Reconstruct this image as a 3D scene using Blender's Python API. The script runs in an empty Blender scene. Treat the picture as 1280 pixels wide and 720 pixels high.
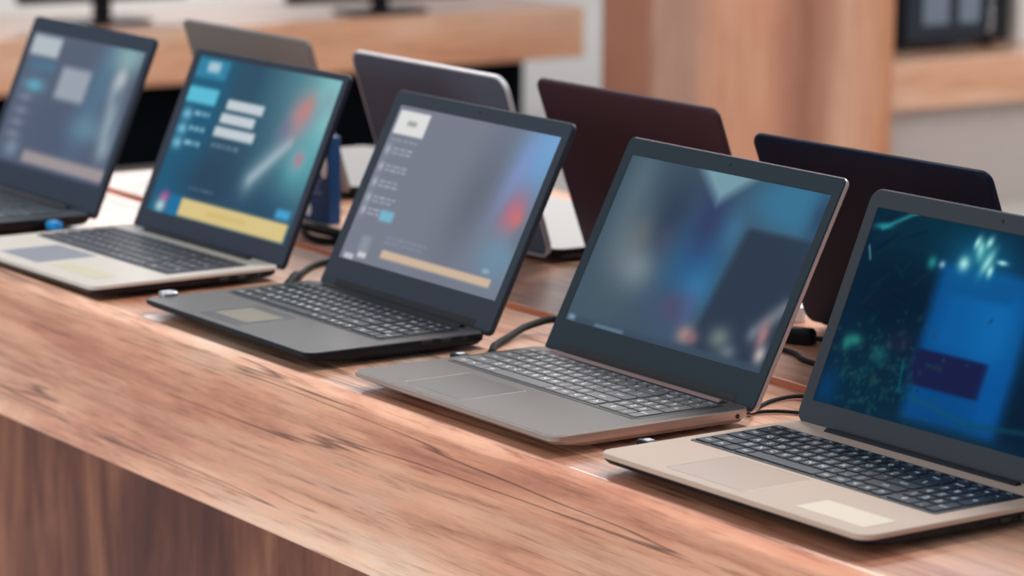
import bpy, bmesh, math, random
import numpy as np
from mathutils import Vector, Matrix
random.seed(7)
C = bpy.context.scene.collection
PI = math.pi
S2L = lambda c: c / 12.92 if c <= .04045 else ((c + .055) / 1.055) ** 2.4
def rgb(r, g, b): return (S2L(r / 255), S2L(g / 255), S2L(b / 255), 1)

# ------------------------------------------------------------------ materials
def base_mat(name):
    m = bpy.data.materials.new(name); m.use_nodes = True
    return m, m.node_tree.nodes, m.node_tree.links, m.node_tree.nodes['Principled BSDF']
def mat(name, col, rough=.5, metal=0, spec=.5, coat=0, grain=0, gscale=400, vary=.0):
    m, N, L, p = base_mat(name)
    p.inputs['Base Color'].default_value = col
    p.inputs['Roughness'].default_value = rough
    p.inputs['Metallic'].default_value = metal
    p.inputs['Specular IOR Level'].default_value = spec
    p.inputs['Coat Weight'].default_value = coat
    tc = N.new('ShaderNodeTexCoord')
    if grain or vary:
        n = N.new('ShaderNodeTexNoise'); n.inputs['Scale'].default_value = gscale; n.inputs['Detail'].default_value = 2
        L.new(tc.outputs['Object'], n.inputs['Vector'])
    if grain:
        b = N.new('ShaderNodeBump'); b.inputs['Strength'].default_value = grain; b.inputs['Distance'].default_value = .0004
        L.new(n.outputs['Fac'], b.inputs['Height']); L.new(b.outputs['Normal'], p.inputs['Normal'])
    if vary:
        r = N.new('ShaderNodeMapRange'); r.inputs['To Min'].default_value = 1 - vary; r.inputs['To Max'].default_value = 1 + vary
        L.new(n.outputs['Fac'], r.inputs['Value'])
        mx = N.new('ShaderNodeMix'); mx.data_type = 'RGBA'; mx.blend_type = 'MULTIPLY'; mx.inputs['Factor'].default_value = 1
        mx.inputs['A'].default_value = col
        L.new(r.outputs['Result'], mx.inputs['B']); L.new(mx.outputs['Result'], p.inputs['Base Color'])
    return m

def wood(name, axis, stops, rough=.4, coat=.0, big=1.0, cracks=True, pores=.5, seed=0., bands=None):
    """procedural timber laminate, grain along 'X', 'Y' or 'Z' of world-sized object coordinates"""
    m, N, L, p = base_mat(name)
    tc = N.new('ShaderNodeTexCoord')
    def mapped(al, ac, off=0.):
        mp = N.new('ShaderNodeMapping')
        s = [ac, ac, ac]; s['XYZ'.index(axis)] = al
        mp.inputs['Scale'].default_value = s
        mp.inputs['Location'].default_value = (seed + off, seed * 1.7 + off, seed * .6 - off)
        L.new(tc.outputs['Object'], mp.inputs['Vector']); return mp.outputs['Vector']
    def noise(v, scale, det, rough_=.55, dist=0.):
        n = N.new('ShaderNodeTexNoise'); n.inputs['Scale'].default_value = scale; n.inputs['Detail'].default_value = det
        n.inputs['Roughness'].default_value = rough_; n.inputs['Distortion'].default_value = dist
        L.new(v, n.inputs['Vector']); return n.outputs['Fac']
    def ramp(f, st):
        r = N.new('ShaderNodeValToRGB'); e = r.color_ramp.elements
        while len(e) < len(st): e.new(.5)
        for k, (pos, col) in enumerate(st): e[k].position = pos; e[k].color = col
        L.new(f, r.inputs['Fac']); return r.outputs['Color']
    def mul(a, b, f=1., mode='MULTIPLY'):
        x = N.new('ShaderNodeMix'); x.data_type = 'RGBA'; x.blend_type = mode; x.inputs['Factor'].default_value = f
        L.new(a, x.inputs['A']); L.new(b, x.inputs['B']); return x.outputs['Result']
    big_f = noise(mapped(1.3 * big, 6.5 * big), 1.0, 8, .66, .35)
    col = ramp(big_f, stops)
    g = lambda v: (v, v, v, 1)
    streak = noise(mapped(3.2 * big, 60 * big, 3.1), 1.0, 5, .6, .5)
    col = mul(col, ramp(streak, [(.30, (.66, .52, .46, 1)), (.47, g(.98)), (.66, g(1.14))]), pores)
    pore = noise(mapped(9, 210, 5.3), 1.0, 4, .65)
    col = mul(col, ramp(pore, [(.32, (.58, .46, .42, 1)), (.44, g(.96)), (.62, g(1.10))]), pores)
    if cracks:
        c1 = noise(mapped(.32, 15, 9.7), 1.0, 4, .5, .0)
        line = ramp(c1, [(.490, g(1)), (.4985, (.16, .10, .09, 1)), (.5005, (.16, .10, .09, 1)), (.506, g(1))])
        msk = ramp(noise(mapped(2.3, 6, 2.2), 1.0, 2), [(.47, g(0)), (.52, g(1))])
        white = N.new('ShaderNodeRGB'); white.outputs[0].default_value = (1, 1, 1, 1)
        x = N.new('ShaderNodeMix'); x.data_type = 'RGBA'
        L.new(msk, x.inputs['Factor']); L.new(white.outputs[0], x.inputs['A']); L.new(line, x.inputs['B'])
        col = mul(col, x.outputs['Result'], .85)
    if bands:            # broad colour changes along one axis: (axis letter, lo, hi, stops)
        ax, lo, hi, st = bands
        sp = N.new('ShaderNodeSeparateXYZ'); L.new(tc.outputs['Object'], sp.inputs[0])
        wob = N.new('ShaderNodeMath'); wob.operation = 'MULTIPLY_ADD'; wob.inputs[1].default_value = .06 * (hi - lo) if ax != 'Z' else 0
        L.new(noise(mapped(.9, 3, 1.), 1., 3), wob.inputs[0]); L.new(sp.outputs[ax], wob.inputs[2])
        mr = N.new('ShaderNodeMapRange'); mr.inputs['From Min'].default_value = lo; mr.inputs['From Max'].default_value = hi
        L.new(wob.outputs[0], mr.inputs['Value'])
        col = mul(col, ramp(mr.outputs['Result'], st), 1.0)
    L.new(col, p.inputs['Base Color'])
    p.inputs['Roughness'].default_value = rough
    p.inputs['Coat Weight'].default_value = coat; p.inputs['Coat Roughness'].default_value = .24
    b = N.new('ShaderNodeBump'); b.inputs['Strength'].default_value = .25; b.inputs['Distance'].default_value = .0006
    L.new(pore, b.inputs['Height']); L.new(b.outputs['Normal'], p.inputs['Normal'])
    return m

def screen_mat():
    m, N, L, p = base_mat('screen_glow')
    a = N.new('ShaderNodeAttribute'); a.attribute_name = 'screen'
    p.inputs['Base Color'].default_value = (.001, .001, .0015, 1)
    p.inputs['Roughness'].default_value = .25; p.inputs['Specular IOR Level'].default_value = .03
    L.new(a.outputs['Color'], p.inputs['Emission Color']); p.inputs['Emission Strength'].default_value = .95
    return m

WOOD_STOPS = [(.28, rgb(166, 100, 78)), (.40, rgb(216, 148, 117)), (.50, rgb(238, 179, 146)), (.60, rgb(240, 196, 167)), (.74, rgb(242, 216, 196))]
M = {}
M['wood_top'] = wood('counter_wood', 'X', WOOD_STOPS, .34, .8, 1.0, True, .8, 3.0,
    bands=('Z', -.192, .0, [(0, (1.20, 1.28, 1.32, 1)), (.14, (1.12, 1.16, 1.18, 1)), (.32, (.92, .88, .86, 1)), (.6, (.90, .84, .80, 1)), (.84, (.98, .94, .91, 1)), (.905, (1.02, 1.0, .98, 1)), (.94, (1.52, 1.60, 1.66, 1)), (.998, (1.52, 1.60, 1.66, 1)), (1, (1.0, .97, .95, 1))]))  # pale stops near the top: edge highlight painted into the wood colour
M['wood_panel'] = wood('shaded_panel_wood', 'Z', [(.3, rgb(72, 40, 36)), (.45, rgb(108, 64, 54)), (.55, rgb(140, 90, 70)), (.68, rgb(172, 122, 96))], .55, 0, 1.2, False, .6, 11.)  # same timber as the worktop, darkened to carry the overhang's shade
M['wood_far'] = wood('platform_wood', 'Y', [(.25, rgb(196, 128, 92)), (.45, rgb(222, 164, 128)), (.7, rgb(230, 192, 164))], .4, 1.0, .8, False, .5, 5.)
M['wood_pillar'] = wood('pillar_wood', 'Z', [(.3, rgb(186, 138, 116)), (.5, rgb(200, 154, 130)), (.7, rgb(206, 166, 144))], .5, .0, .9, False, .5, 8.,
    bands=('Y', 0, .92, [(0, (.40, .27, .22, 1)), (.035, (.44, .30, .25, 1)), (.08, (.68, .68, .72, 1)), (.20, (.66, .68, .72, 1)), (.28, (.90, .76, .66, 1)), (.50, (.95, .78, .67, 1)), (.58, (.72, .56, .50, 1)), (.66, (.50, .36, .31, 1)), (.74, (.70, .56, .49, 1)), (.83, (1.10, 1.10, 1.06, 1)), (.90, (1.0, .88, .78, 1)), (1, (.88, .66, .48, 1))]))  # lowest stops give the side face a darker red-brown
M['floor'] = mat('floor_tile', rgb(196, 190, 184), .35, vary=.05, gscale=3)
M['wall'] = mat('wall_paint', rgb(222, 220, 216), .8, vary=.03, gscale=2)
M['plinth_dark'] = mat('dark_plinth', rgb(6, 10, 16), .9, spec=.05, vary=.15, gscale=4)
M['plinth_grey'] = mat('grey_plinth', rgb(186, 174, 168), .6, vary=.05, gscale=4)
M['black'] = mat('black_plastic', rgb(12, 16, 25), .42, spec=.25, grain=.2)
M['black_gloss'] = mat('black_gloss', rgb(14, 17, 22), .15)
M['rubber'] = mat('rubber', rgb(18, 19, 22), .75)
M['screen'] = screen_mat()
M['lens'] = mat('camera_glass', rgb(12, 14, 20), .08)
M['steel'] = mat('steel', rgb(205, 208, 214), .28, metal=1)
M['recess'] = mat('hinge_recess', rgb(14, 16, 20), .5)

# ------------------------------------------------------------------ objects
def mesh_obj(name, bm, mats, parent=None, smooth=False):
    me = bpy.data.meshes.new(name)
    bmesh.ops.recalc_face_normals(bm, faces=bm.faces)
    bm.to_mesh(me); bm.free()
    for m_ in (mats if isinstance(mats, (list, tuple)) else [mats]): me.materials.append(m_)
    if smooth:
        for f in me.polygons: f.use_smooth = True
    o = bpy.data.objects.new(name, me); C.objects.link(o)
    if parent: o.parent = parent
    return o
def tag(o, label=None, cat=None, group=None, kind=None):
    if label: o['label'] = label
    if cat: o['category'] = cat
    if group: o['group'] = group
    if kind: o['kind'] = kind
    return o
def thing(name, label, cat, loc=(0, 0, 0), rz=0, group=None):
    o = bpy.data.objects.new(name, None); C.objects.link(o); o.empty_display_size = .05
    o.location = loc; o.rotation_euler = (0, 0, rz)
    return tag(o, label, cat, group)

def rrect(w, d, r, n=5, cx=0, cy=0):
    """rounded rectangle outline, counter-clockwise, 4*(n+1) points"""
    r = max(1e-5, min(r, w / 2 - 1e-5, d / 2 - 1e-5)); pts = []
    for sx, sy, a0 in ((1, -1, -PI / 2), (1, 1, 0), (-1, 1, PI / 2), (-1, -1, PI)):
        for k in range(n + 1):
            a = a0 + PI / 2 * k / n
            pts.append((cx + sx * (w / 2 - r) + r * math.cos(a), cy + sy * (d / 2 - r) + r * math.sin(a)))
    return pts
def stack(bm, loops, mi=0, caps=True, T=None):
    """skin a pile of equal-length 3-D loops into a closed solid"""
    T = T or (lambda p: p)
    vs = [[bm.verts.new(T(p)) for p in lp] for lp in loops]
    n = len(vs[0])
    for a, b in zip(vs, vs[1:]):
        for i in range(n):
            f = bm.faces.new((a[i], a[(i + 1) % n], b[(i + 1) % n], b[i])); f.material_index = mi
    if caps:
        f = bm.faces.new(list(reversed(vs[0]))); f.material_index = mi
        f = bm.faces.new(vs[-1]); f.material_index = mi
def slab(bm, w, d, r, layers, cx=0, cy=0, mi=0, n=5, T=None):
    """layers: (z, inset) from the bottom up"""
    stack(bm, [[(x, y, z) for x, y in rrect(w - 2 * i, d - 2 * i, max(r - i, .0004), n, cx, cy)] for z, i in layers], mi, True, T)
def under(bm, w, d, r, layers, D):
    """laptop shell whose front edge tapers to a thin lip; layers (z, side inset, front inset)"""
    stack(bm, [[(x, y, z) for x, y in rrect(w - 2 * i, d - i - f_, max(r - i * .3, .001), 6, 0, D / 2 + (f_ - i) / 2)] for z, i, f_ in layers])
def box(bm, x0, x1, y0, y1, z0, z1, b=.001, mi=0, T=None, r=None):
    slab(bm, x1 - x0, y1 - y0, r if r else b, [(z0, b), (z0 + b, 0), (z1 - b, 0), (z1, b)], (x0 + x1) / 2, (y0 + y1) / 2, mi, 3, T)
def ring_plate(bm, w, d, r, iw, idp, ir, z0, z1, cx, cy, icx, icy, n=5):
    """flat frame with a rectangular opening"""
    o0, i0 = rrect(w, d, r, n, cx, cy), rrect(iw, idp, ir, n, icx, icy)
    e = .0006
    ob = rrect(w - 2 * e, d - 2 * e, max(r - e, .0004), n, cx, cy)
    loops = [[(x, y, z0) for x, y in i0], [(x, y, z0) for x, y in o0], [(x, y, z1 - e) for x, y in o0], [(x, y, z1) for x, y in ob],
             [(x, y, z1) for x, y in rrect(iw + 2 * e, idp + 2 * e, ir + e, n, icx, icy)], [(x, y, z1 - e) for x, y in i0], [(x, y, z0) for x, y in i0]]
    vs = [[bm.verts.new(p) for p in lp] for lp in loops[:-1]]; vs.append(vs[0]); m = len(o0)
    for a, b in zip(vs, vs[1:]):
        for i in range(m): bm.faces.new((a[i], a[(i + 1) % m], b[(i + 1) % m], b[i]))
def tube(bm, pts, r, seg=10, mi=0, sub=6):
    """round cable through the points (Catmull-Rom)"""
    P = [Vector(p) for p in pts]; out = []
    if len(P) > 2:
        Q = [P[0] * 2 - P[1]] + P + [P[-1] * 2 - P[-2]]
        for i in range(1, len(Q) - 2):
            for k in range(sub):
                t = k / sub
                out.append(.5 * ((2 * Q[i]) + (Q[i + 1] - Q[i - 1]) * t + (2 * Q[i - 1] - 5 * Q[i] + 4 * Q[i + 1] - Q[i + 2]) * t * t + (3 * Q[i] - Q[i - 1] - 3 * Q[i + 1] + Q[i + 2]) * t ** 3))
        out.append(P[-1])
    else: out = P
    rings = []
    for i, p in enumerate(out):
        d = (out[min(i + 1, len(out) - 1)] - out[max(i - 1, 0)]).normalized()
        s = d.cross(Vector((0, 0, 1)))
        s = s.normalized() if s.length > 1e-4 else Vector((1, 0, 0))
        u = s.cross(d).normalized(); rr = r[i * (len(r) - 1) // max(1, len(out) - 1)] if isinstance(r, list) else r
        rings.append([tuple(p + s * math.cos(a) * rr + u * math.sin(a) * rr) for a in [2 * PI * k / seg for k in range(seg)]])
    stack(bm, rings, mi)

# ------------------------------------------------------------------ key legends
_gl = {}
def glyph(txt, size):
    k = (txt, size)
    if k not in _gl:
        cu = bpy.data.curves.new('g', 'FONT'); cu.body = txt; cu.size = size; cu.resolution_u = 1; cu.offset = .03 * size; cu.align_x = 'CENTER'; cu.align_y = 'CENTER'
        o = bpy.data.objects.new('g', cu); C.objects.link(o)
        bpy.context.view_layer.update()
        me = bpy.data.meshes.new_from_object(o.evaluated_get(bpy.context.evaluated_depsgraph_get()))
        _gl[k] = ([tuple(v.co) for v in me.vertices], [tuple(f.vertices) for f in me.polygons])
        bpy.data.objects.remove(o); bpy.data.curves.remove(cu); bpy.data.meshes.remove(me)
    return _gl[k]
def add_text(bm, txt, size, x, y, z, mi=1, T=None):
    vs, fs = glyph(txt, size)
    T = T or (lambda p: p)
    bv = [bm.verts.new(T((v[0] + x, v[1] + y, z))) for v in vs]
    for f in fs:
        try: q = bm.faces.new([bv[i] for i in f]); q.material_index = mi
        except ValueError: pass

ROWS = [
    [(t, 18.95 / 18) for t in 'Esc F1 F2 F3 F4 F5 F6 F7 F8 F9 F10 F11 F12 PrtSc Ins Del Home End'.split()],
    [(t, 1) for t in '` 1 2 3 4 5 6 7 8 9 0 - ='.split()] + [('Bksp', 2), (None, .25), ('Num', .925), ('/', .925), ('*', .925), ('-', .925)],
    [('Tab', 1.5)] + [(t, 1) for t in 'Q W E R T Y U I O P [ ]'.split()] + [('\\', 1.5), (None, .25), ('7', .925), ('8', .925), ('9', .925), ('+', .925)],
    [('Caps', 1.75)] + [(t, 1) for t in "A S D F G H J K L ; '".split()] + [('Enter', 2.25), (None, .25), ('4', .925), ('5', .925), ('6', .925)],
    [('Shift', 2.25)] + [(t, 1) for t in 'Z X C V B N M , . /'.split()] + [('Shift', 2.75), (None, .25), ('1', .925), ('2', .925), ('3', .925), ('Enter', .925)],
    [('Ctrl', 1.25), ('Fn', 1), ('', 1), ('Alt', 1)] + [('', 5.5), ('Alt', 1), ('Ctrl', 1.25), ('<', 1), ('v', 1), ('>', 1), (None, .25), ('0', 1.85), ('.', .925)],
]
_keys = {}
def key_mesh(style, txt, w, d, h, mc, ml, big):
    k = (style, txt, round(w, 5), round(d, 5))
    if k not in _keys:
        bm = bmesh.new()
        slab(bm, w, d, .0016, [(0, 0), (h * .7, .0002), (h, .0007)], n=2)
        bmesh.ops.recalc_face_normals(bm, faces=bm.faces)
        if txt: add_text(bm, txt, (big if len(txt) == 1 else big * .62 if len(txt) < 4 else big * .5), 0, 0, h + .00006)
        me = bpy.data.meshes.new('key'); bm.to_mesh(me); bm.free(); me.materials.append(mc); me.materials.append(ml)
        _keys[k] = me
    return _keys[k]
def keyboard(parent, st, u0, u1, v0, v1, z, style):
    """plate + about a hundred separate keys"""
    bm = bmesh.new(); slab(bm, u1 - u0 + .006, v1 - v0 + .006, .004, [(z - .001, 0), (z + .0003, 0), (z + .0005, .0003)], (u0 + u1) / 2, (v0 + v1) / 2)
    kb = mesh_obj('keyboard', bm, st['plate'], parent)
    px = (u1 - u0) / 19.0; fr = .62; py = (v1 - v0) / (5 + fr); gap = st.get('gap', .0026)
    y = v1
    for ri, row in enumerate(ROWS):
        h = py * (fr if ri == 0 else 1); x = u0
        for txt, w in row:
            if txt is not None:
                tall = 2 if (txt == '+' or (txt == 'Enter' and w < 1)) else 1
                kd = h * tall - gap
                me = key_mesh(style, txt, w * px - gap, kd, .0014, st['key'], st['legend'], st.get('big', .0075) * (.62 if ri == 0 else 1))
                o = bpy.data.objects.new('key', me); C.objects.link(o); o.parent = kb
                o.location = (x + w * px / 2, y - h / 2 - (tall - 1) * h / 2, z + .0006)
            x += w * px
        y -= h
    return kb

# ------------------------------------------------------------------ screen pictures (display content, on some with reflections painted in)
NU, NV = 224, 126
Ug, Vg = np.meshgrid((np.arange(NU) + .5) / NU, (np.arange(NV) + .5) / NV)
class Pic:
    def __init__(s, c): s.a = np.zeros((NV, NU, 3)) + np.array(c, float) / 255
    def mix(s, m, c, al=1.):
        m = (np.clip(m, 0, 1) * al)[..., None]; s.a = s.a * (1 - m) + np.array(c, float) / 255 * m
    def grad(s, c, m): s.mix(m, c)
    def box(s, u0, u1, v0, v1, c, al=1., so=.012, sk=0.):
        U = Ug - sk * (Vg - (v0 + v1) / 2)
        sm = lambda x: np.clip(x / so + .5, 0, 1)
        s.mix(sm(U - u0) * sm(u1 - U) * sm((Vg - v0)) * sm((v1 - Vg)), c, al)
    def ell(s, u, v, ru, rv, c, al=1., rot=0., p=1.):
        ca, sa = math.cos(rot), math.sin(rot); du = (Ug - u) * 1.78; dv = Vg - v
        x = du * ca + dv * sa; y = -du * sa + dv * ca
        s.mix(np.exp(-((x / (ru * 1.78)) ** 2 + (y / rv) ** 2) ** p), c, al)
    def line(s, u0, v0, u1, v1, w, c, al=1.):
        ax, ay, bx, by = u0 * 1.78, v0, u1 * 1.78, v1; dx, dy = bx - ax, by - ay
        t = np.clip(((Ug * 1.78 - ax) * dx + (Vg - ay) * dy) / (dx * dx + dy * dy), 0, 1)
        d = np.hypot(Ug * 1.78 - ax - t * dx, Vg - ay - t * dy)
        s.mix(np.exp(-(d / w) ** 2), c, al)
    def rows(s, u0, u1, v0, v1, n, c, al=.8, seed=1):
        rs = random.Random(seed); st = (v1 - v0) / n
        for k in range(n):
            u = u0; v = v0 + k * st
            while u < u1 - .015:
                w = min(rs.uniform(.02, .05), u1 - u); s.box(u, u + w, v, v + st * .5, c, al * rs.uniform(.7, 1), .008); u += w + .008
            
def pic_demo_reflect_grey():        # third laptop: demo page with reflected grey painted in, white badge, tan strip
    p = Pic((122, 127, 142))
    p.mix(np.clip((Ug - .55) / .35, 0, 1) * np.clip(1 - Vg * .6, 0, 1), (112, 118, 136), .8)
    p.ell(.66, .45, .12, .42, (98, 105, 118), .7, .25)
    p.ell(.93, .16, .13, .26, (112, 158, 205), .95, -.2); p.ell(.99, .02, .12, .2, (120, 170, 215), .8)
    p.ell(.84, .28, .05, .3, (140, 150, 205), .55, .3)
    p.ell(.90, .50, .055, .13, (196, 112, 128), .95, .3); p.ell(.94, .53, .03, .06, (225, 112, 100), .8)
    p.ell(.92, .75, .14, .16, (112, 148, 172), .8); p.ell(1., .62, .05, .08, (108, 118, 134), .9)
    p.box(.02, .215, .035, .185, (226, 226, 224), 1, .014); p.box(.09, .15, .095, .125, (140, 150, 142), .8, .02)
    p.rows(.03, .20, .215, .25, 1, (165, 172, 190), .6, 3)
    for k, v in enumerate((.27, .38, .48, .58, .66)):
        p.ell(.035, v + .02, .016, .03, (186, 192, 206), .8); p.rows(.065, .19 + .02 * (k % 2), v, v + .055, 2, (176, 184, 198), .75, 10 + k)
    p.box(.15, .235, .655, .72, (120, 188, 212), .9, .02)
    p.rows(.24, .5, .80, .86, 2, (160, 166, 178), .35, 40)
    p.box(.25, .93, .885, .935, (214, 186, 160), .95, .016)
    p.box(.10, .16, .83, .93, (150, 158, 166), .7, .03); p.box(.11, .165, .93, .965, (212, 214, 218), .9, .015)
    p.box(.03, .09, .955, .99, (200, 204, 212), .9, .015)
    p.box(.86, .90, .835, .86, (170, 196, 214), .6, .02)
    return p
def pic_demo_teal():        # second laptop: teal page, menu column, yellow strip
    p = Pic((48, 82, 104))
    p.box(-.1, .27, -.1, 1.1, (30, 96, 128), .8, .12)
    p.mix(np.clip((Ug - .45) / .5, 0, 1) * np.clip(1.15 - Vg * 1.2, 0, 1), (110, 168, 176), 1)
    p.ell(.97, .15, .12, .35, (142, 205, 205), .8); p.ell(.9, .52, .1, .16, (86, 172, 180), .8)
    p.ell(.35, .75, .22, .22, (44, 66, 90), .8); p.ell(.75, .85, .2, .12, (40, 74, 100), .7)
    p.line(.62, .68, .95, .14, .09, (128, 158, 170), .7); p.line(.63, .67, .8, .42, .04, (190, 206, 214), .55)
    p.ell(.80, .25, .07, .13, (176, 136, 144), .9, .5); p.ell(.835, .20, .035, .08, (200, 132, 124), .8, .4); p.ell(.73, .36, .05, .06, (120, 116, 146), .6)
    p.ell(.89, .50, .05, .07, (150, 160, 176), .7); p.ell(.895, .50, .025, .04, (186, 122, 138), .8)
    p.box(.0, .23, .02, .14, (60, 150, 185), .7, .03); p.box(.08, .17, .035, .10, (190, 214, 226), .85, .03)
    p.box(.0, .22, .20, .30, (96, 196, 220), .95, .025)
    for k, v in enumerate((.345, .44, .53)):
        p.ell(.05, v + .03, .035, .035, (130, 196, 222), .9); p.rows(.1, .21, v, v + .06, 1, (150, 200, 220), .8, k)
    for k, v in enumerate((.24, .325, .41)):
        p.box(.30 - .012 * k, .56 - .03 * (k % 2), v, v + .062, (206, 214, 220), .95, .02)
    p.rows(.29, .5, .51, .57, 1, (140, 164, 180), .5, 9)
    p.ell(.10, .895, .035, .035, (176, 92, 150), 1); p.ell(.09, .955, .035, .04, (190, 222, 226), .95)
    p.box(.14, .225, .87, 1.0, (30, 120, 172), .8, .03)
    p.rows(.24, .42, .80, .83, 1, (120, 150, 170), .5, 4)
    p.box(.225, .975, .875, .985, (226, 202, 138), .97, .02); p.box(.42, .7, .915, .945, (206, 180, 112), .6, .03)
    p.box(.87, .965, .80, .855, (72, 168, 216), .95, .03)
    return p
def pic_demo_slate():       # first laptop: slate page, pale card, pinkish strip
    p = Pic((88, 98, 118))
    p.ell(.55, .7, .35, .3, (78, 88, 112), .8)
    p.ell(.72, .32, .10, .5, (84, 124, 150), .7, .2); p.ell(.88, .06, .14, .12, (140, 178, 182), .9); p.ell(.74, .62, .16, .1, (108, 146, 164), .7)
    p.line(.86, .30, .92, .72, .10, (160, 180, 190), .75); p.ell(.87, .22, .05, .08, (196, 202, 206), .8)
    p.ell(.9, .36, .04, .06, (104, 120, 136), .8); p.ell(.94, .6, .03, .08, (112, 128, 146), .8)
    p.box(.02, .28, .03, .18, (186, 196, 202), .95, .04)
    p.box(.06, .30, .205, .30, (78, 120, 148), .7, .05); p.ell(.16, .40, .09, .05, (100, 176, 200), .9)
    p.box(.36, .62, .22, .46, (160, 168, 180), .95, .05)
    for k, v in enumerate((.5, .6, .69, .78)): p.ell(.12, v, .06, .03, (136, 142, 164), .7)
    p.ell(.15, .88, .06, .06, (140, 158, 178), .7)
    p.box(.27, 1.02, .87, .96, (168, 156, 156), .9, .04)
    p.box(-.1, 1.1, .975, 1.1, (58, 66, 90), .8, .04)
    return p
def pic_desktop_reflect():     # fourth laptop: dim desktop with reflections on the glass painted into the glow
    p = Pic((64, 84, 100))
    p.ell(.10, .15, .08, .3, (92, 114, 124), .7); p.ell(.16, .50, .12, .24, (104, 118, 126), .8); p.ell(.25, .62, .10, .13, (136, 148, 154), .85); p.ell(.22, .42, .05, .1, (120, 118, 116), .6)
    p.ell(.33, .28, .11, .22, (50, 62, 82), .9); p.ell(.34, .44, .05, .08, (86, 76, 100), .5); p.ell(.12, .85, .2, .2, (76, 92, 104), .6)
    p.ell(.88, .10, .24, .18, (58, 116, 150), .98, 0, 2); p.ell(.52, .52, .14, .30, (42, 100, 148), .95, .2); p.ell(.56, .66, .07, .14, (50, 126, 172), .9); p.ell(.62, .30, .06, .12, (66, 116, 150), .8)
    p.ell(.50, .28, .085, .24, (52, 62, 100), .9, -.1)
    p.mix((np.clip((.20 - np.abs((Ug - .505) * 1.25) - (Vg + .02)) / .09 + .4, 0, 1)), (122, 160, 172), .95)
    p.box(.66, 1.05, .27, .96, (44, 58, 76), .95, .04, -.10)
    p.ell(.99, .13, .05, .16, (46, 70, 98), .9)
    p.ell(.50, .78, .10, .11, (84, 76, 104), .8); p.ell(.57, .76, .03, .1, (84, 92, 140), .6)
    p.ell(.60, .90, .04, .05, (176, 140, 134), .85); p.ell(.64, .91, .03, .04, (150, 110, 118), .7); p.ell(.76, .87, .05, .06, (116, 134, 130), .85); p.ell(.82, .93, .04, .04, (120, 132, 140), .7)
    p.line(.90, .80, .99, .64, .05, (148, 152, 160), .6); p.ell(.945, .80, .025, .07, (176, 128, 132), .85); p.ell(.965, .90, .025, .05, (196, 182, 180), .9)
    p.box(-.1, 1.1, .96, 1.1, (58, 74, 92), .7, .03); p.box(.015, .05, .955, .985, (124, 160, 178), .9, .02); p.box(.16, .31, .97, .99, (110, 140, 156), .7, .014)
    return p
def pic_forest_night():     # fifth laptop: dark teal night picture with a blue sheet
    p = Pic((3, 33, 54)); rs = random.Random(5)
    p.ell(.3, .05, .3, .2, (2, 48, 66), .8); p.ell(.15, .9, .3, .35, (5, 40, 60), .8); p.ell(.2, .42, .18, .2, (0, 26, 44), .8)
    for k in range(40):
        u, v, a = rs.uniform(0, .5), rs.uniform(-.02, .5), rs.uniform(-1, .9); l = rs.uniform(.03, .1)
        p.line(u, v, u + l * math.cos(a), v + l * math.sin(a) * 1.6, .010, rs.choice(((4, 50, 66), (6, 46, 62), (2, 22, 40), (18, 24, 46))), .4)
    p.line(.05, .10, .17, -.01, .012, (40, 128, 138), .85); p.ell(.05, .09, .035, .016, (36, 140, 150), .9, -.1); p.line(.16, .0, .19, -.01, .008, (120, 190, 196), .8)
    p.line(.02, .2, .04, .26, .008, (90, 140, 150), .7)
    p.box(.34, .72, .20, .97, (4, 74, 138), .92, .05, .04); p.box(.37, .66, .30, .62, (8, 92, 158), .8, .09)
    p.ell(.60, .45, .10, .28, (12, 108, 178), .65, -.3); p.box(.36, .63, .24, .34, (6, 80, 140), .8, .04)
    p.box(.335, .62, .625, .80, (22, 26, 66), .95, .02); p.box(.62, .70, .60, .95, (4, 84, 156), .6, .05)
    p.box(.74, 1.1, .0, 1.1, (4, 26, 50), .75, .08); p.ell(.76, .3, .04, .2, (10, 96, 160), .6)
    p.line(.31, .84, .62, .92, .012, (10, 80, 110), .7); p.line(.62, .92, .98, .86, .014, (12, 72, 90), .6); p.line(.30, .70, .32, .84, .01, (10, 90, 120), .6)
    p.ell(.45, .16, .12, .12, (14, 104, 150), .7)
    for u, v, ru, rv, a in ((.405, .19, .022, .035, .2), (.45, .11, .014, .045, -.3), (.475, .07, .012, .03, .4), (.49, .16, .014, .06, .35), (.51, .20, .012, .03, 0), (.43, .08, .01, .03, .2), (.545, .15, .02, .012, 0)):
        p.ell(u, v, ru, rv, (170, 236, 230), .95, a)
    p.ell(.465, .13, .04, .05, (70, 170, 170), .5)
    p.ell(.285, .215, .018, .03, (40, 150, 146), .8, .5); p.ell(.325, .215, .012, .018, (140, 180, 200), .9)
    for k in range(240):
        u, v = rs.gauss(.2, .12), rs.gauss(.78, .14)
        p.ell(u, v, rs.uniform(.004, .014), rs.uniform(.006, .016), rs.choice(((16, 80, 84), (30, 92, 86), (8, 56, 72), (4, 30, 54), (40, 70, 66))), .45, rs.uniform(-1, 1))
    p.ell(.06, .68, .02, .04, (40, 130, 120), .8); p.ell(.09, .66, .025, .03, (44, 150, 130), .7); p.ell(.2, .70, .03, .04, (30, 110, 106), .6)
    p.ell(.27, .62, .05, .05, (36, 30, 62), .6); p.ell(.04, .92, .05, .1, (6, 60, 110), .7); p.ell(.6, 1.0, .3, .06, (16, 50, 70), .6)
    return p
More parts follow.
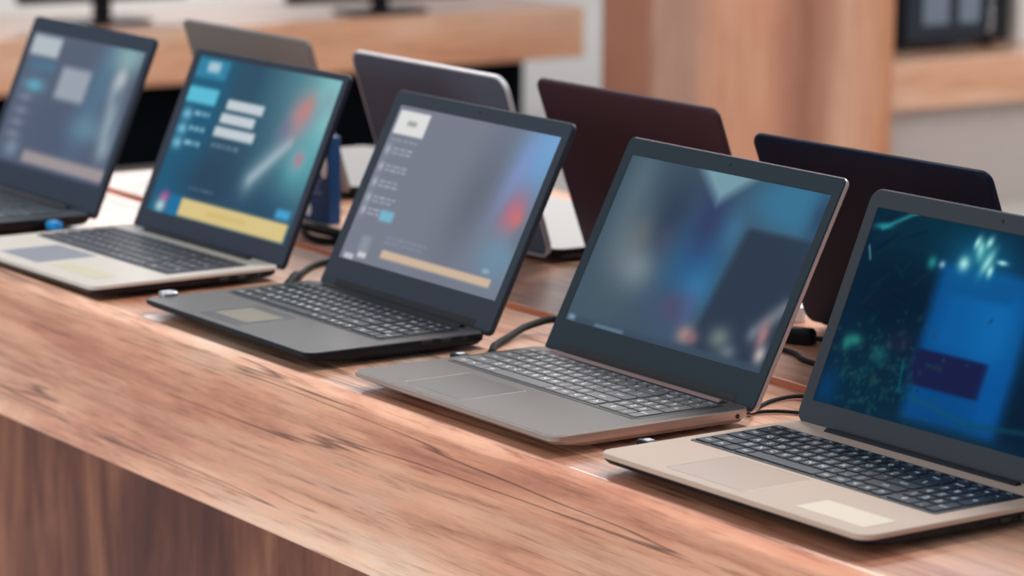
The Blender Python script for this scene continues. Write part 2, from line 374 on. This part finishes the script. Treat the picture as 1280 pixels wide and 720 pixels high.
def display(parent, pic, u0, u1, v0, v1, y):
    bm = bmesh.new()
    lay = bm.loops.layers.float_color.new('screen')
    a = pic.a; lin = np.where(a <= .04045, a / 12.92, ((np.maximum(a, 0) + .055) / 1.055) ** 2.4)
    gv = [[bm.verts.new((u0 + (u1 - u0) * i / (NU - 1), v1 + (v0 - v1) * j / (NV - 1), y)) for i in range(NU)] for j in range(NV)]
    for j in range(NV - 1):
        for i in range(NU - 1):
            f = bm.faces.new((gv[j][i], gv[j + 1][i], gv[j + 1][i + 1], gv[j][i + 1]))
            for lp, (jj, ii) in zip(f.loops, ((j, i), (j + 1, i), (j + 1, i + 1), (j, i + 1))): lp[lay] = (*lin[jj, ii], 1)
    # give the panel a real thickness
    e = [bm.verts.new((x, v, y - .0012)) for x, v in ((u0, v1), (u0, v0), (u1, v0), (u1, v1))]
    bm.faces.new((e[3], e[2], e[1], e[0]))
    for line, p0, p1 in (([gv[j][0] for j in range(NV)], e[0], e[1]), (gv[-1], e[1], e[2]), ([gv[j][-1] for j in range(NV - 1, -1, -1)], e[2], e[3]), (gv[0][::-1], e[3], e[0])):
        bm.faces.new([p0, p1] + list(reversed(line)))
    return mesh_obj('display', bm, M['screen'], parent)

# ------------------------------------------------------------------ laptop
LID_T = .0075
def lid(root, st, Wl, yh, zh, H, t, dx, scr=None, pic=None):
    """lid local frame: X across, Y up the lid, Z towards the user"""
    def place(o):
        o.location = (dx, yh, zh); o.rotation_euler = (PI / 2 - t, 0, 0)
    r = st.get('lid_r', .008)
    bm = bmesh.new()
    slab(bm, Wl, H, r, [(-LID_T, .004), (-LID_T + .0012, .0016), (-LID_T + .003, .0004), (-.0016, 0), (-.0006, .0004)], 0, H / 2, n=6)
    L_ = mesh_obj('lid', bm, [st['lid']], root); place(L_)
    if st.get('rim'):
        bm = bmesh.new(); ring_plate(bm, Wl + .0024, H + .0024, r + .0012, Wl - .002, H - .002, r - .001, -.0072, -.0006, 0, H / 2, 0, H / 2, n=6)
        mesh_obj('lid_rim', bm, st['rim'], L_)['label'] = 'bright silver rim'
    if scr:
        u0, u1, v0, v1 = scr; g = .0006
        bm = bmesh.new()
        ring_plate(bm, Wl - .0024, H - .0024, r - .0012, u1 - u0, v1 - v0, .001, -.0010, .0012, 0, H / 2, (u0 + u1) / 2, (v0 + v1) / 2)
        mesh_obj('bezel', bm, st['bezel'], L_)
        display(L_, pic, u0 - g, u1 + g, v0 - g, v1 + g, .0002)
        bm = bmesh.new(); slab(bm, .004, .004, .002, [(.0008, 0), (.0014, .0003)], 0, (v1 + H) / 2, n=4)
        mesh_obj('webcam', bm, M['lens'], L_)
        if st.get('chin'):
            bm = bmesh.new(); slab(bm, Wl * .82, .011, .002, [(.0008, 0), (.0015, .0003)], 0, .0085, n=3); mesh_obj('hinge_gap_strip', bm, M['recess'], L_)  # black strip standing in for the shaded gap below the lid
        if st.get('badge'):
            bm = bmesh.new(); slab(bm, .034, .004, .001, [(.0010, 0), (.0014, .0002)], 0, (v0) * .5, n=3); mesh_obj('badge', bm, st['badge'], L_)
    return L_
def laptop(label, loc, rz, W, D, st, lidp, group, scr=None, pic=None, kb=None, pad=None, stickers=(), name='laptop', deck_z=.020, left_jack=False):
    root = thing(name, label, 'laptop', loc, rz, group)
    r = st.get('r', .012)
    bm = bmesh.new()
    two = st.get('two_tone')
    if two:
        under(bm, W - .002, D - .002, r, [(.0045, .012, .036), (.0065, .004, .020), (.0100, .0005, .004), (.0135, 0, 0), (.0150, 0, 0)], D)
        mesh_obj('bottom_cover', bm, M['black'], root)
        bm = bmesh.new()
        slab(bm, W, D, r, [(.0150, .0008), (.0160, 0), (deck_z - .0008, 0), (deck_z, .0009)], 0, D / 2, n=6)
        mesh_obj('palm_deck', bm, st['deck'], root)
    else:
        under(bm, W, D, r, [(.0040, .012, .052), (.0060, .005, .034), (.0105, .0010, .008), (.0145, .0002, .0010), (deck_z - .0012, 0, 0), (deck_z - .0003, .0008, .0008)], D)
        mesh_obj('base', bm, st['base'], root)
        bm = bmesh.new(); slab(bm, W - .003, D - .004, r, [(deck_z - .0008, 0), (deck_z - .0002, .0), (deck_z, .0003)], 0, D / 2, n=6)
        mesh_obj('palm_deck', bm, st['deck'], root)
    for sx in (-1, 1):
        for y in (.080, D - .035):
            bm = bmesh.new(); slab(bm, .03, .008, .004, [(0, .0008), (.001, 0), (.0052, 0)], sx * (W / 2 - .05), y); mesh_obj('foot', bm, M['rubber'], root)
    Wl, yh, zh, H, t, dx = lidp
    lid(root, st, Wl, yh, zh, H, t, dx, scr, pic)
    # hinge: dark recess in the deck and a bar joining base and lid
    hw = st.get('hinge_w', .70) * W
    if st.get('recess', True):
        bm = bmesh.new(); slab(bm, hw + .012, .017, .003, [(deck_z - .0006, 0), (deck_z + .0002, .0002)], 0, D - .0135); mesh_obj('hinge_recess', bm, M['recess'], root)
    bm = bmesh.new()
    rr = .0052
    stack(bm, [[(x, D - .0095 + rr * k * math.cos(a), deck_z - .0022 + rr * k * math.sin(a)) for a in [2 * PI * i / 14 for i in range(14)]] for x, k in ((-hw / 2, .8), (-hw / 2 + .001, 1), (hw / 2 - .001, 1), (hw / 2, .8))])
    mesh_obj('hinge_bar', bm, st.get('hinge', M['black']), root)
    if kb: keyboard(root, st, *kb, deck_z, st['id'])
    if pad:
        u0, u1, v0, v1 = pad
        bm = bmesh.new(); ring_plate(bm, u1 - u0, v1 - v0, .003, u1 - u0 - .0022, v1 - v0 - .0022, .002, deck_z - .0004, deck_z + .00035, (u0 + u1) / 2, (v0 + v1) / 2, (u0 + u1) / 2, (v0 + v1) / 2)
        pr = mesh_obj('touchpad', bm, st['pad_edge'], root)
        bm = bmesh.new(); slab(bm, u1 - u0 - .0024, v1 - v0 - .0024, .002, [(deck_z - .0004, 0), (deck_z + .0001, 0), (deck_z + .0002, .0002)], (u0 + u1) / 2, (v0 + v1) / 2)
        mesh_obj('pad_surface', bm, st['pad'], pr)
    for nm, u0, u1, v0, v1, m_, lab in stickers:
        bm = bmesh.new(); slab(bm, u1 - u0, v1 - v0, .0015, [(deck_z - .0002, 0), (deck_z + .0004, .0001)], (u0 + u1) / 2, (v0 + v1) / 2)
        s_ = mesh_obj(nm, bm, m_, root); s_['label'] = lab
    # openings along the two sides
    if st.get('jack'):
        bm = bmesh.new(); zc = .0135
        stack(bm, [[(x, D - .018 + .0024 * math.cos(a), zc + .0024 * math.sin(a)) for a in [2 * PI * k / 14 for k in range(14)]] for x in (W / 2 - .004, W / 2 + .0003)])
        mesh_obj('audio_jack', bm, M['recess'], root)
    elif st.get('ports', True):
        for sx in (-1, 1):
            for y, w_, h_ in ((D - .030, .006, .005), (D - .055, .013, .0045), (D - .080, .013, .0045)):
                if sx == -1 and left_jack: continue
                bm = bmesh.new()
                zc = .0165 if not two else .0105
                box(bm, sx * (W / 2 - .0010) - .0012, sx * (W / 2 - .0010) + .0012, y - w_ / 2, y + w_ / 2, zc - h_ / 2, zc + h_ / 2, .0004)
                p_ = mesh_obj('port', bm, M['recess'], root)
    return root

def style(id_, **k): k['id'] = id_; return k
S = {}
S['charcoal'] = style('charcoal', base=M['black'], deck=mat('dark_deck', rgb(70, 78, 84), .4, grain=.3), lid=mat('charcoal_lid', rgb(34, 42, 52), .45, spec=.3), bezel=mat('charcoal_bezel', rgb(50, 62, 78), .42, spec=.2),
    plate=mat('dark_plate', rgb(26, 32, 38), .5), key=mat('dark_key', rgb(64, 74, 80), .45), legend=mat('pale_legend', rgb(190, 196, 200), .6), pad=mat('dark_pad', rgb(74, 82, 88), .35), pad_edge=mat('dark_pad_edge', rgb(96, 104, 110), .3))
S['silver'] = style('silver', two_tone=True, deck=mat('pale_silver_deck', rgb(212, 203, 192), .45, spec=.35, metal=.0, grain=.2), lid=mat('dark_lid', rgb(28, 34, 44), .4, spec=.3), bezel=mat('slate_bezel', rgb(52, 60, 74), .42, spec=.2),
    plate=mat('grey_plate', rgb(92, 94, 102), .5), key=mat('graphite_key', rgb(58, 60, 70), .45), legend=mat('white_legend', rgb(225, 226, 230), .6), pad=mat('blue_grey_pad', rgb(150, 152, 160), .3), pad_edge=mat('silver_edge', rgb(220, 216, 210), .25, metal=.5), recess=False)
S['black'] = style('black', base=mat('ink_base', rgb(12, 18, 30), .45, spec=.2), deck=mat('taupe_deck', rgb(80, 75, 75), .38, grain=.3), lid=mat('ink_lid', rgb(38, 45, 55), .4, spec=.3), bezel=mat('ink_bezel', rgb(52, 60, 72), .42, spec=.2),
    plate=mat('ink_plate', rgb(28, 32, 42), .5), key=mat('grey_key', rgb(40, 43, 52), .4), big=.0098, legend=mat('bright_legend', rgb(240, 241, 245), .6), pad=mat('taupe_pad', rgb(84, 79, 78), .28), pad_edge=mat('taupe_edge', rgb(112, 107, 104), .3), gap=.0034, chin=True, hinge_w=.80)
S['bronze'] = style('bronze', base=mat('rose_bronze_side', rgb(176, 158, 150), .3, metal=.5), deck=mat('warm_grey_deck', rgb(96, 87, 82), .42, metal=.1, grain=.25), lid=mat('bronze_lid', rgb(176, 162, 162), .3, metal=.5), bezel=mat('smoke_bezel', rgb(38, 50, 60), .42, spec=.2),
    plate=mat('warm_grey_plate', rgb(54, 52, 53), .45), key=mat('mid_grey_key', rgb(116, 114, 115), .4), big=.0100, legend=mat('white_legend_b', rgb(250, 250, 250), .6), pad=mat('warm_grey_pad', rgb(96, 87, 82), .32), pad_edge=mat('pad_line', rgb(196, 184, 178), .25, metal=.4), jack=True, chin=True, hinge=mat('rose_hinge', rgb(150, 122, 116), .3, metal=.4), hinge_w=.80)
S['gold'] = style('gold', two_tone=True, deck=mat('champagne_deck', rgb(196, 171, 153), .48, spec=.35, metal=.0, grain=.25), lid=mat('gold_lid', rgb(58, 64, 72), .4), bezel=mat('graphite_bezel', rgb(54, 60, 67), .45, spec=.2),
    plate=mat('navy_plate', rgb(14, 24, 34), .5), key=mat('navy_key', rgb(20, 34, 46), .4), legend=mat('soft_legend', rgb(210, 220, 226), .6), pad=mat('champagne_pad', rgb(198, 174, 156), .3), pad_edge=mat('champagne_edge', rgb(232, 214, 198), .25, metal=.4), recess=False, big=.0100, lid_r=.014, r=.016)

G = 'open display laptops along the front counter'
laptop('dark laptop with slate demo page, farthest left and partly cut off by the picture edge', (-1.8469, -.0149, 0), .0038, .3764, .252, S['charcoal'], (.3738, .2532, .0115, .2611, .394, 0), G,
    (-.172, .172, .043, .239), pic_demo_slate(), (-.165, .165, .112, .216), (-.095, .01, .015, .095),
    [('sticker', .06, .15, .02, .05, mat('grey_sticker', rgb(150, 150, 150), .5), 'grey palm rest sticker')])
laptop('silver-decked laptop with teal demo page and yellow strip, second from the left', (-1.3618, -.0151, 0), .0285, .384, .2634, S['silver'], (.382, .2665, .014, .2573, .41, 0), G,
    (-.172, .178, .030, .248), pic_demo_teal(), (-.172, .168, .118, .228), (-.095, .012, .022, .106),
    [('sticker', .03, .15, .028, .058, mat('cream_sticker', rgb(206, 197, 168), .45), 'cream palm rest label')])
laptop('black laptop with demo page in painted reflected grey, white badge and tan strip, middle of front row', (-.8832, .0087, 0), .0015, .3798, .2330, S['black'], (.3730, .2365, .014, .2579, .46, .001), G,
    (-.168, .172, .040, .239), pic_demo_reflect_grey(), (-.170, .166, .106, .208), (-.082, .012, .014, .092),
    [('sticker', -.07, .005, .03, .078, mat('olive_sticker', rgb(136, 126, 106), .3), 'glossy olive sticker on the touchpad')])
laptop('bronze-grey laptop with dim blue desktop and painted reflections, between black and gold laptops', (-.4144, .0078, 0), .0066, .3698, .2434, S['bronze'], (.3677, .2456, .014, .2557, .47, .0), G,
    (-.168, .170, .040, .235), pic_desktop_reflect(), (-.168, .162, .115, .222), (-.105, .0, .016, .098))
laptop('gold laptop with black keyboard and dark teal night picture, nearest on the right', (.0253, .0183, 0), .0278, .376, .2459, S['gold'], (.374, .2449, .0175, .2445, .4012, -.0018), G,
    (-.171, .171, .025, .225), pic_forest_night(), (-.172, .164, .104, .209), (-.101, .012, .014, .094),
    [('sticker', .076, .166, .020, .058, mat('ivory_sticker', rgb(222, 206, 182), .45), 'ivory specification label')])

# rear row: seen from behind, lids leaning towards the viewer
GR = 'open laptops seen from behind on the rear counter'
def rear(label, xc, ytop, ztop, Wl, a, t, lidcol, deck, lid_r=.012, two=False, rim=None):
    st = style('rear', base=M['black'], deck=deck, lid=lidcol, lid_r=lid_r, r=.014, recess=False, ports=False, two_tone=two, rim=rim, bezel=M['black'])
    D = .250; H = (ztop - .012) / math.cos(t)
    yh = ytop + (ztop - .012) * math.tan(t) + LID_T
    # root at the user's edge of the base, turned to face away
    c, s = math.cos(a), math.sin(a)
    root_loc = (xc - s * (D + .002) - 0, yh + c * (D + .002), 0)
    return laptop(label, root_loc, a + PI, Wl - .002, D, st, (Wl, D + .002, .012, H, t, 0), GR, scr=(-Wl / 2 + .014, Wl / 2 - .014, .03, H - .02), pic=Pic((40, 52, 66)))
rear('small grey-brown laptop lid seen from behind above the teal-page laptop', -1.862, .581, .236, .364, .013, .30, mat('grey_brown_lid', rgb(122, 116, 112), .4, metal=.2), mat('silver_rear_deck', rgb(140, 136, 132), .4))
rear('dark grey laptop lid with bright silver rim seen from behind above demo-page laptop', -1.278, .525, .247, .366, .006, .312, mat('silver_back_lid', rgb(70, 82, 102), .45, spec=.3), mat('silver_rear_deck_b', rgb(176, 174, 172), .4), .020, rim=mat('bright_rim', rgb(206, 206, 212), .35, metal=.3))
rear('maroon-brown laptop lid seen from behind, between black and bronze laptops', -.904, .570, .246, .368, .011, .351, mat('maroon_lid', rgb(64, 40, 50), .5, spec=.2), M['black'], .014)
rear('near-black laptop lid seen from behind above the gold laptop', -.412, .535, .237, .372, .054, .39, mat('blue_black_lid', rgb(8, 17, 40), .5, spec=.12), M['black'], .014)

# ------------------------------------------------------------------ counters
def counter(label, x0, x1, y0, y1, py0, py1, fx1, ra):
    t = thing('display_counter', label, 'counter', (0, 0, 0), 0, 'wood display counters under the laptops')
    bm = bmesh.new(); R = ra[0]
    prof = []
    def arc(cx, cz, a0):
        for k in range(5): a = a0 + PI / 2 * k / 4; prof.append((cx + R * math.cos(a), cz + R * math.sin(a)))
    R = ra[1]; arc(y1 - R, -R, 0); R = ra[0]; arc(y0 + R, -R, PI / 2); R = .003; arc(y0 + R, -.192 + R, PI); arc(y1 - R, -.192 + R, 3 * PI / 2)
    stack(bm, [[(x, y, z) for y, z in prof] for x in (x0, x1)])
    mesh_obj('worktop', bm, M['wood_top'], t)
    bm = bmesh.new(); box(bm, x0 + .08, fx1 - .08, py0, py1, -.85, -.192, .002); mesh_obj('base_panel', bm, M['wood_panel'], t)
    return t
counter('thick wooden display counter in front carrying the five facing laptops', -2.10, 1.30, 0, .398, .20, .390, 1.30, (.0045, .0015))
counter('wooden display counter behind the dark gap carrying the turned-away laptops', -2.10, 1.30, .422, .98, .43, .87, 1.30, (.0015, .009))

# ------------------------------------------------------------------ cables and plugs on the counters
def cable(label, pts, r=.0022, plug=None, ends=None):
    t = thing('power_cable', label, 'cable', pts[0], 0, 'black cables on the counters')
    o = Vector(pts[0])
    bm = bmesh.new(); tube(bm, [tuple(Vector(p) - o) for p in pts], r); mesh_obj('cord', bm, M['rubber'], t, True)
    if plug:
        a, b, rr = plug
        bm = bmesh.new(); a = Vector(a) - o; b = Vector(b) - o; d = (b - a)
        tube(bm, [tuple(a + d * k) for k in (0, .08, .5, .9, 1)], [rr * .6, rr, rr, rr * .9, rr * .45], 12, 0, 3); mesh_obj('plug', bm, M['black'], t, True)
    return t
def usb(label, p, ang, col, glint):
    """small USB receiver sticking out of a laptop's left side; p is where it enters"""
    t = thing('usb_dongle', label, 'dongle', p, ang, 'small dongles plugged into laptop sides')
    bm = bmesh.new(); box(bm, -.028, -.003, -.0075, .0075, -.0055, .0055, .0018, r=.003); mesh_obj('body', bm, col, t)
    bm = bmesh.new(); box(bm, -.004, .0015, -.006, .006, -.0023, .0023, .0004); mesh_obj('connector', bm, M['steel'], t)
    bm = bmesh.new(); box(bm, -.020, -.012, -.004, .004, .0053, .0064, .0004); mesh_obj('glint_mark', bm, glint, t)  # pale patch painting the gleam on top of the plug
    return t
white = mat('white_plastic', rgb(232, 234, 238), .3)
usb('black dongle with painted gleam on top in left side of the gold laptop', (-.167, .090, .0112), .0278, M['black'], white)
usb('black dongle with painted gleam on top in left side of the bronze laptop', (-.5985, .155, .0130), .0066, M['black'], white)
usb('bright blue dongle with painted pale gleam on top in right side of the leftmost laptop', (-1.6588, .172, .0118), PI, mat('bright_blue', rgb(24, 150, 232), .3), mat('ice_blue', rgb(150, 225, 255), .3))
t = thing('security_tag', 'small silver security tag at front left corner of the black laptop', 'tag', (-1.078, .045, .0198))
bm = bmesh.new(); slab(bm, .016, .020, .004, [(.0003, 0), (.0035, 0), (.0048, .001)], .004, -.002); mesh_obj('body', bm, M['steel'], t)
bm = bmesh.new(); slab(bm, .006, .010, .002, [(.0046, 0), (.0056, .0005)], .004, -.002); mesh_obj('lock_button', bm, white, t)

cable('thick black cable arching from behind the bronze laptop to its left side', [(-.60, .375, .0035), (-.66, .372, .006), (-.725, .362, .016), (-.735, .325, .011), (-.715, .285, .006), (-.69, .25, .0045), (-.66, .225, .0045)], .0042)
cable('black power cable with plug running from behind into left side of black laptop', [(-1.262, .385, .003), (-1.235, .335, .003), (-1.195, .295, .004), (-1.155, .262, .008), (-1.115, .232, .012)], .0040, ((-1.160, .268, .0085), (-1.0755, .205, .0125), .0078))
cable('thin black cable running from the bronze laptop towards the gold laptop lid', [(-.252, .244, .0115), (-.258, .268, .008), (-.290, .305, .0025), (-.31, .345, .0025), (-.30, .378, .004), (-.24, .385, .003)], .0021, ((-.252, .2455, .0115), (-.257, .268, .0085), .0032))
cable('second thin cable lying behind the gold laptop hinge', [(-.268, .238, .0025), (-.275, .285, .0025), (-.262, .318, .0025), (-.21, .345, .0025), (-.12, .36, .0025)], .0019)
cable('black cable crossing the rear counter below the near-black lid', [(-.66, .50, .003), (-.56, .515, .003), (-.49, .512, .003), (-.44, .495, .003), (-.35, .50, .003)], .0028)
cable('short dark lead poking out beside the silver laptop hinge', [(-1.72, .34, .003), (-1.655, .318, .003), (-1.61, .292, .006), (-1.585, .27, .010)], .0025, ((-1.628, .306, .006), (-1.600, .284, .009), .0060))
cable('tangled black cable loops on the counter below the blue box', [(-1.52, .44, .004), (-1.46, .47, .012), (-1.42, .43, .02), (-1.38, .455, .012), (-1.41, .485, .006), (-1.45, .45, .016), (-1.40, .43, .006), (-1.36, .47, .004)], .0045)
t = thing('power_plug', 'black power plug lying under the near-black lid by the gold laptop', 'plug', (-.535, .560, 0), .5, None)
bm = bmesh.new(); slab(bm, .034, .022, .006, [(0, .001), (.001, 0), (.014, 0), (.018, .004)]); mesh_obj('body', bm, M['black'], t)
for yy in (-.006, .006):
    bm = bmesh.new(); box(bm, -.032, -.016, yy - .0012, yy + .0012, .007, .011, .0004); mesh_obj('pin', bm, M['steel'], t)
bm = bmesh.new(); tube(bm, [(.015, 0, .008), (.03, .004, .006), (.06, .0, .0035), (.1, .03, .0035)], .003); mesh_obj('cord', bm, M['rubber'], t, True)
t = thing('cable_clip', 'small pale round clip beside the black plug on rear counter', 'clip', (-.640, .640, 0))
bm = bmesh.new(); slab(bm, .022, .022, .011, [(0, .001), (.002, 0), (.018, 0), (.022, .005)]); mesh_obj('body', bm, white, t)
bm = bmesh.new(); slab(bm, .008, .008, .004, [(.0215, 0), (.024, .001)]); mesh_obj('button', bm, mat('clip_grey', rgb(150, 152, 158), .4), t)

# blue carton with white oval marks
t = thing('blue_box', 'dark blue box with white oval marks standing behind the teal-page laptop', 'box', (-1.575, .520, 0), .04)
bm = bmesh.new(); box(bm, -.065, .062, 0, .020, 0, .122, .0015); mesh_obj('carton', bm, mat('royal_blue_card', rgb(2, 60, 112), .5, vary=.15, gscale=30), t)
wm = mat('white_print', rgb(236, 236, 238), .5)
for (x, z, rx, rz_) in ((.050, .080, .0090, .017), (.010, .016, .0080, .0095)):
    bm = bmesh.new()
    el = [(x + rx * math.cos(a), z + rz_ * math.sin(a)) for a in [2 * PI * k / 20 for k in range(20)]]
    stack(bm, [[(px, yy, pz) for px, pz in el] for yy in (.0005, -.0004)]); mesh_obj('oval_mark', bm, wm, t)
for k in range(3):
    bm = bmesh.new(); box(bm, .022, .044 - .005 * (k % 2), -.0004, .0004, .040 + .008 * k, .0435 + .008 * k, .0002); mesh_obj('text_line', bm, mat('pale_blue_print', rgb(96, 130, 170), .5), t)

# ------------------------------------------------------------------ shop floor behind
FZ = -.85
def struct(name, bm, m_, label=None):
    o = mesh_obj(name, bm, m_); o['kind'] = 'structure'
    if label: o['label'] = label
    return o
bm = bmesh.new(); box(bm, -20, 8, -8, 18, FZ - .1, FZ, .001); struct('floor', bm, M['floor'], 'pale grey shop floor')
bm = bmesh.new(); box(bm, -20.2, -20, -8, 18, FZ, 2.4, .001); struct('wall_left', bm, M['wall'], 'white far shop wall')
bm = bmesh.new(); box(bm, -20, 8, 18, 18.2, FZ, 2.4, .001); struct('wall_back', bm, M['wall'], 'white back shop wall')
# wood-clad pillar (object origin at its front corner so the colour bands map across it)
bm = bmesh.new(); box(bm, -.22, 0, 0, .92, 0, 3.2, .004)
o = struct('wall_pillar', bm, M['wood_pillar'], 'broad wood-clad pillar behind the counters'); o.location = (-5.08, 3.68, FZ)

def platform(label, xf, y0, y1, zt, zb, depth, inset, py1, pm):
    t = thing('display_platform', label, 'platform', (xf, (y0 + y1) / 2, FZ), 0, 'low wooden display platforms')
    o = Vector(t.location)
    bm = bmesh.new()
    slab(bm, depth, y1 - y0, .03, [(zb - FZ, .006), (zb - FZ + .006, 0), (zt - FZ - .006, 0), (zt - FZ, .006)], -depth / 2, 0)
    mesh_obj('top_slab', bm, M['wood_far'], t)
    bm = bmesh.new(); box(bm, -depth + .1, -inset, y0 - o.y + .05, py1 - o.y, 0, zb - FZ, .004); mesh_obj('plinth', bm, pm, t)
    return t
platform('low wooden platform with dark plinth at upper left behind the laptops', -7.15, -1.0, 4.94, -.378, -.560, .72, .14, 4.76, M['plinth_dark'])
platform('low wooden platform with grey plinth at upper right behind the pillar', -5.20, 4.58, 8.5, -.378, -.528, .75, .05, 8.4, M['plinth_grey'])

def television(label, x, y, z, w, h, post=None, rz=PI / 2):
    """screen facing +X, standing on a foot at z"""
    t = thing('television', label, 'television', (x, y, z), rz, 'televisions on the platforms')
    lift = .085 if post is None else post
    bm = bmesh.new(); slab(bm, .30, .16, .01, [(0, .001), (.002, 0), (.012, 0), (.016, .004)]); mesh_obj('foot', bm, M['black'], t)
    bm = bmesh.new(); box(bm, -.03, .03, -.012, .018, .012, lift + .06, .003); mesh_obj('neck', bm, M['black'], t)
    bm = bmesh.new(); T = lambda p: (p[0], -p[2], p[1] + lift)
    ring_plate_T = bmesh.new(); bm.free()
    bm = bmesh.new(); box(bm, -w / 2, w / 2, -.02, .02, lift, lift + h, .004); mesh_obj('cabinet', bm, M['black_gloss'], t)
    bm = bmesh.new(); box(bm, -w / 2 + .02, w / 2 - .02, -.0215, -.018, lift + .025, lift + h - .02, .0005); mesh_obj('screen_panel', bm, M['lens'], t)
    return t
ring = None
television('dark television on a slim foot at top left, only its lower edge seen', -7.45, 3.16, -.378, .62, .40, .075)
television('dark television with broad low foot at top, left of the pillar', -7.30, 4.16, -.378, .75, .40, .045)
# appliances at the right
t = thing('microwave_oven', 'dark glossy appliance with grey patches on platform at top right', 'appliance', (-5.42, 5.13, -.378), PI / 2)
bm = bmesh.new(); box(bm, -.225, .225, -.02, .30, .02, .30, .006); mesh_obj('body', bm, M['black'], t)
bm = bmesh.new(); box(bm, -.215, .12, -.034, -.02, .035, .285, .003); dr = mesh_obj('door', bm, mat('smoked_glass', rgb(30, 40, 54), .25), t)
for wx0, wx1 in ((-.15, -.045), (.0, .085)):
    bm = bmesh.new(); box(bm, wx0, wx1, -.0355, -.033, .085, .27, .0006); mesh_obj('door_patch', bm, mat('pale_door_grey', rgb(118, 132, 148), .2), dr)  # pale grey-blue patches on the dark door front
bm = bmesh.new(); box(bm, .13, .215, -.030, -.02, .035, .285, .002); mesh_obj('control_panel', bm, M['black_gloss'], t)
for sx in (-.19, .19):
    bm = bmesh.new(); slab(bm, .04, .04, .015, [(0, .002), (.02, 0)], sx, .05); mesh_obj('foot', bm, M['rubber'], t)
bm = bmesh.new(); tube(bm, [(.118, -.034, .06), (.118, -.05, .07), (.118, -.05, .25), (.118, -.034, .26)], .006); mesh_obj('handle', bm, M['steel'], t)
t = thing('white_carton', 'white box at the far right beside the dark appliance', 'box', (-5.45, 5.60, -.378), PI / 2)
bm = bmesh.new(); box(bm, -.16, .16, 0, .25, 0, .34, .004); mesh_obj('carton', bm, M['wall'], t)
bm = bmesh.new(); box(bm, -.16, .16, .11, .14, .3395, .3408, .0003); mesh_obj('tape', bm, mat('tape', rgb(200, 190, 170), .3), t)

# ------------------------------------------------------------------ light
w = bpy.data.worlds.new('World'); bpy.context.scene.world = w; w.use_nodes = True
bg = w.node_tree.nodes['Background']; bg.inputs['Color'].default_value = (.80, .87, .98, 1); bg.inputs['Strength'].default_value = .46
def area(name, loc, size, power, col=(1, .95, .88), tgt=None, sy=None):
    l = bpy.data.lights.new(name, 'AREA'); l.shape = 'RECTANGLE'; l.size = size; l.size_y = sy or size; l.energy = power; l.color = col
    o = bpy.data.objects.new(name, l); C.objects.link(o); o.location = loc
    d = Vector(tgt if tgt else (loc[0], loc[1], loc[2] - 1)) - Vector(loc); o.rotation_euler = d.to_track_quat('-Z', 'Y').to_euler()
    return o
NEU = (1, .97, .94)
area('ceiling_lamp', (-.7, 2.1, 2.2), .8, 88, NEU)
area('ceiling_lamp.001', (1.2, -2.6, 2.2), 1.4, 14, NEU)
area('ceiling_lamp.002', (-2.6, 2.2, 2.2), .8, 42, NEU)
area('ceiling_lamp.003', (-2.2, -2.2, 2.2), 1.4, 12, NEU)
area('ceiling_lamp.004', (-4.4, 2.4, 2.2), 1.4, 40, NEU)
area('ceiling_lamp.005', (-3.0, 6.5, 2.2), 1.6, 60, NEU)
area('ceiling_lamp.006', (-6.8, 9.0, 2.2), 1.6, 130, NEU)
area('ceiling_lamp.007', (-8.0, .8, 2.2), 1.6, 70, NEU)
area('ceiling_lamp.008', (-12.5, 6.0, 2.2), 1.6, 120, NEU)
area('front_fill_light', (-.5, -7.0, .9), 4.5, 185, (1, .97, .94), (-.6, 0, -.1), 2.2)  # added fill from the camera side to brighten the counter front

# ------------------------------------------------------------------ camera
cam = bpy.data.cameras.new('camera'); co = bpy.data.objects.new('camera', cam); C.objects.link(co)
f, yaw, pitch, roll = 4.00924026, .97814368, .18299411, .0079089
cam.sensor_width = 36; cam.lens = f * 1000 / 1280 * 36; cam.clip_end = 100
fw = Vector((-math.sin(yaw) * math.cos(pitch), math.cos(yaw) * math.cos(pitch), -math.sin(pitch)))
r = Vector((math.cos(yaw), math.sin(yaw), 0)); u = r.cross(fw)
r2 = r * math.cos(roll) + u * math.sin(roll); u2 = -r * math.sin(roll) + u * math.cos(roll)
mw = Matrix((r2, u2, -fw)).transposed().to_4x4(); mw.translation = (2.22556371, -1.69167558, .71764596)
co.matrix_world = mw
cam.dof.use_dof = True; cam.dof.focus_distance = 3.17; cam.dof.aperture_fstop = 5.8
sc = bpy.context.scene; sc.camera = co
sc.view_settings.view_transform = 'Standard'; sc.view_settings.look = 'None'; sc.view_settings.exposure = 0; sc.view_settings.gamma = 1
sc.view_settings.use_curve_mapping = False
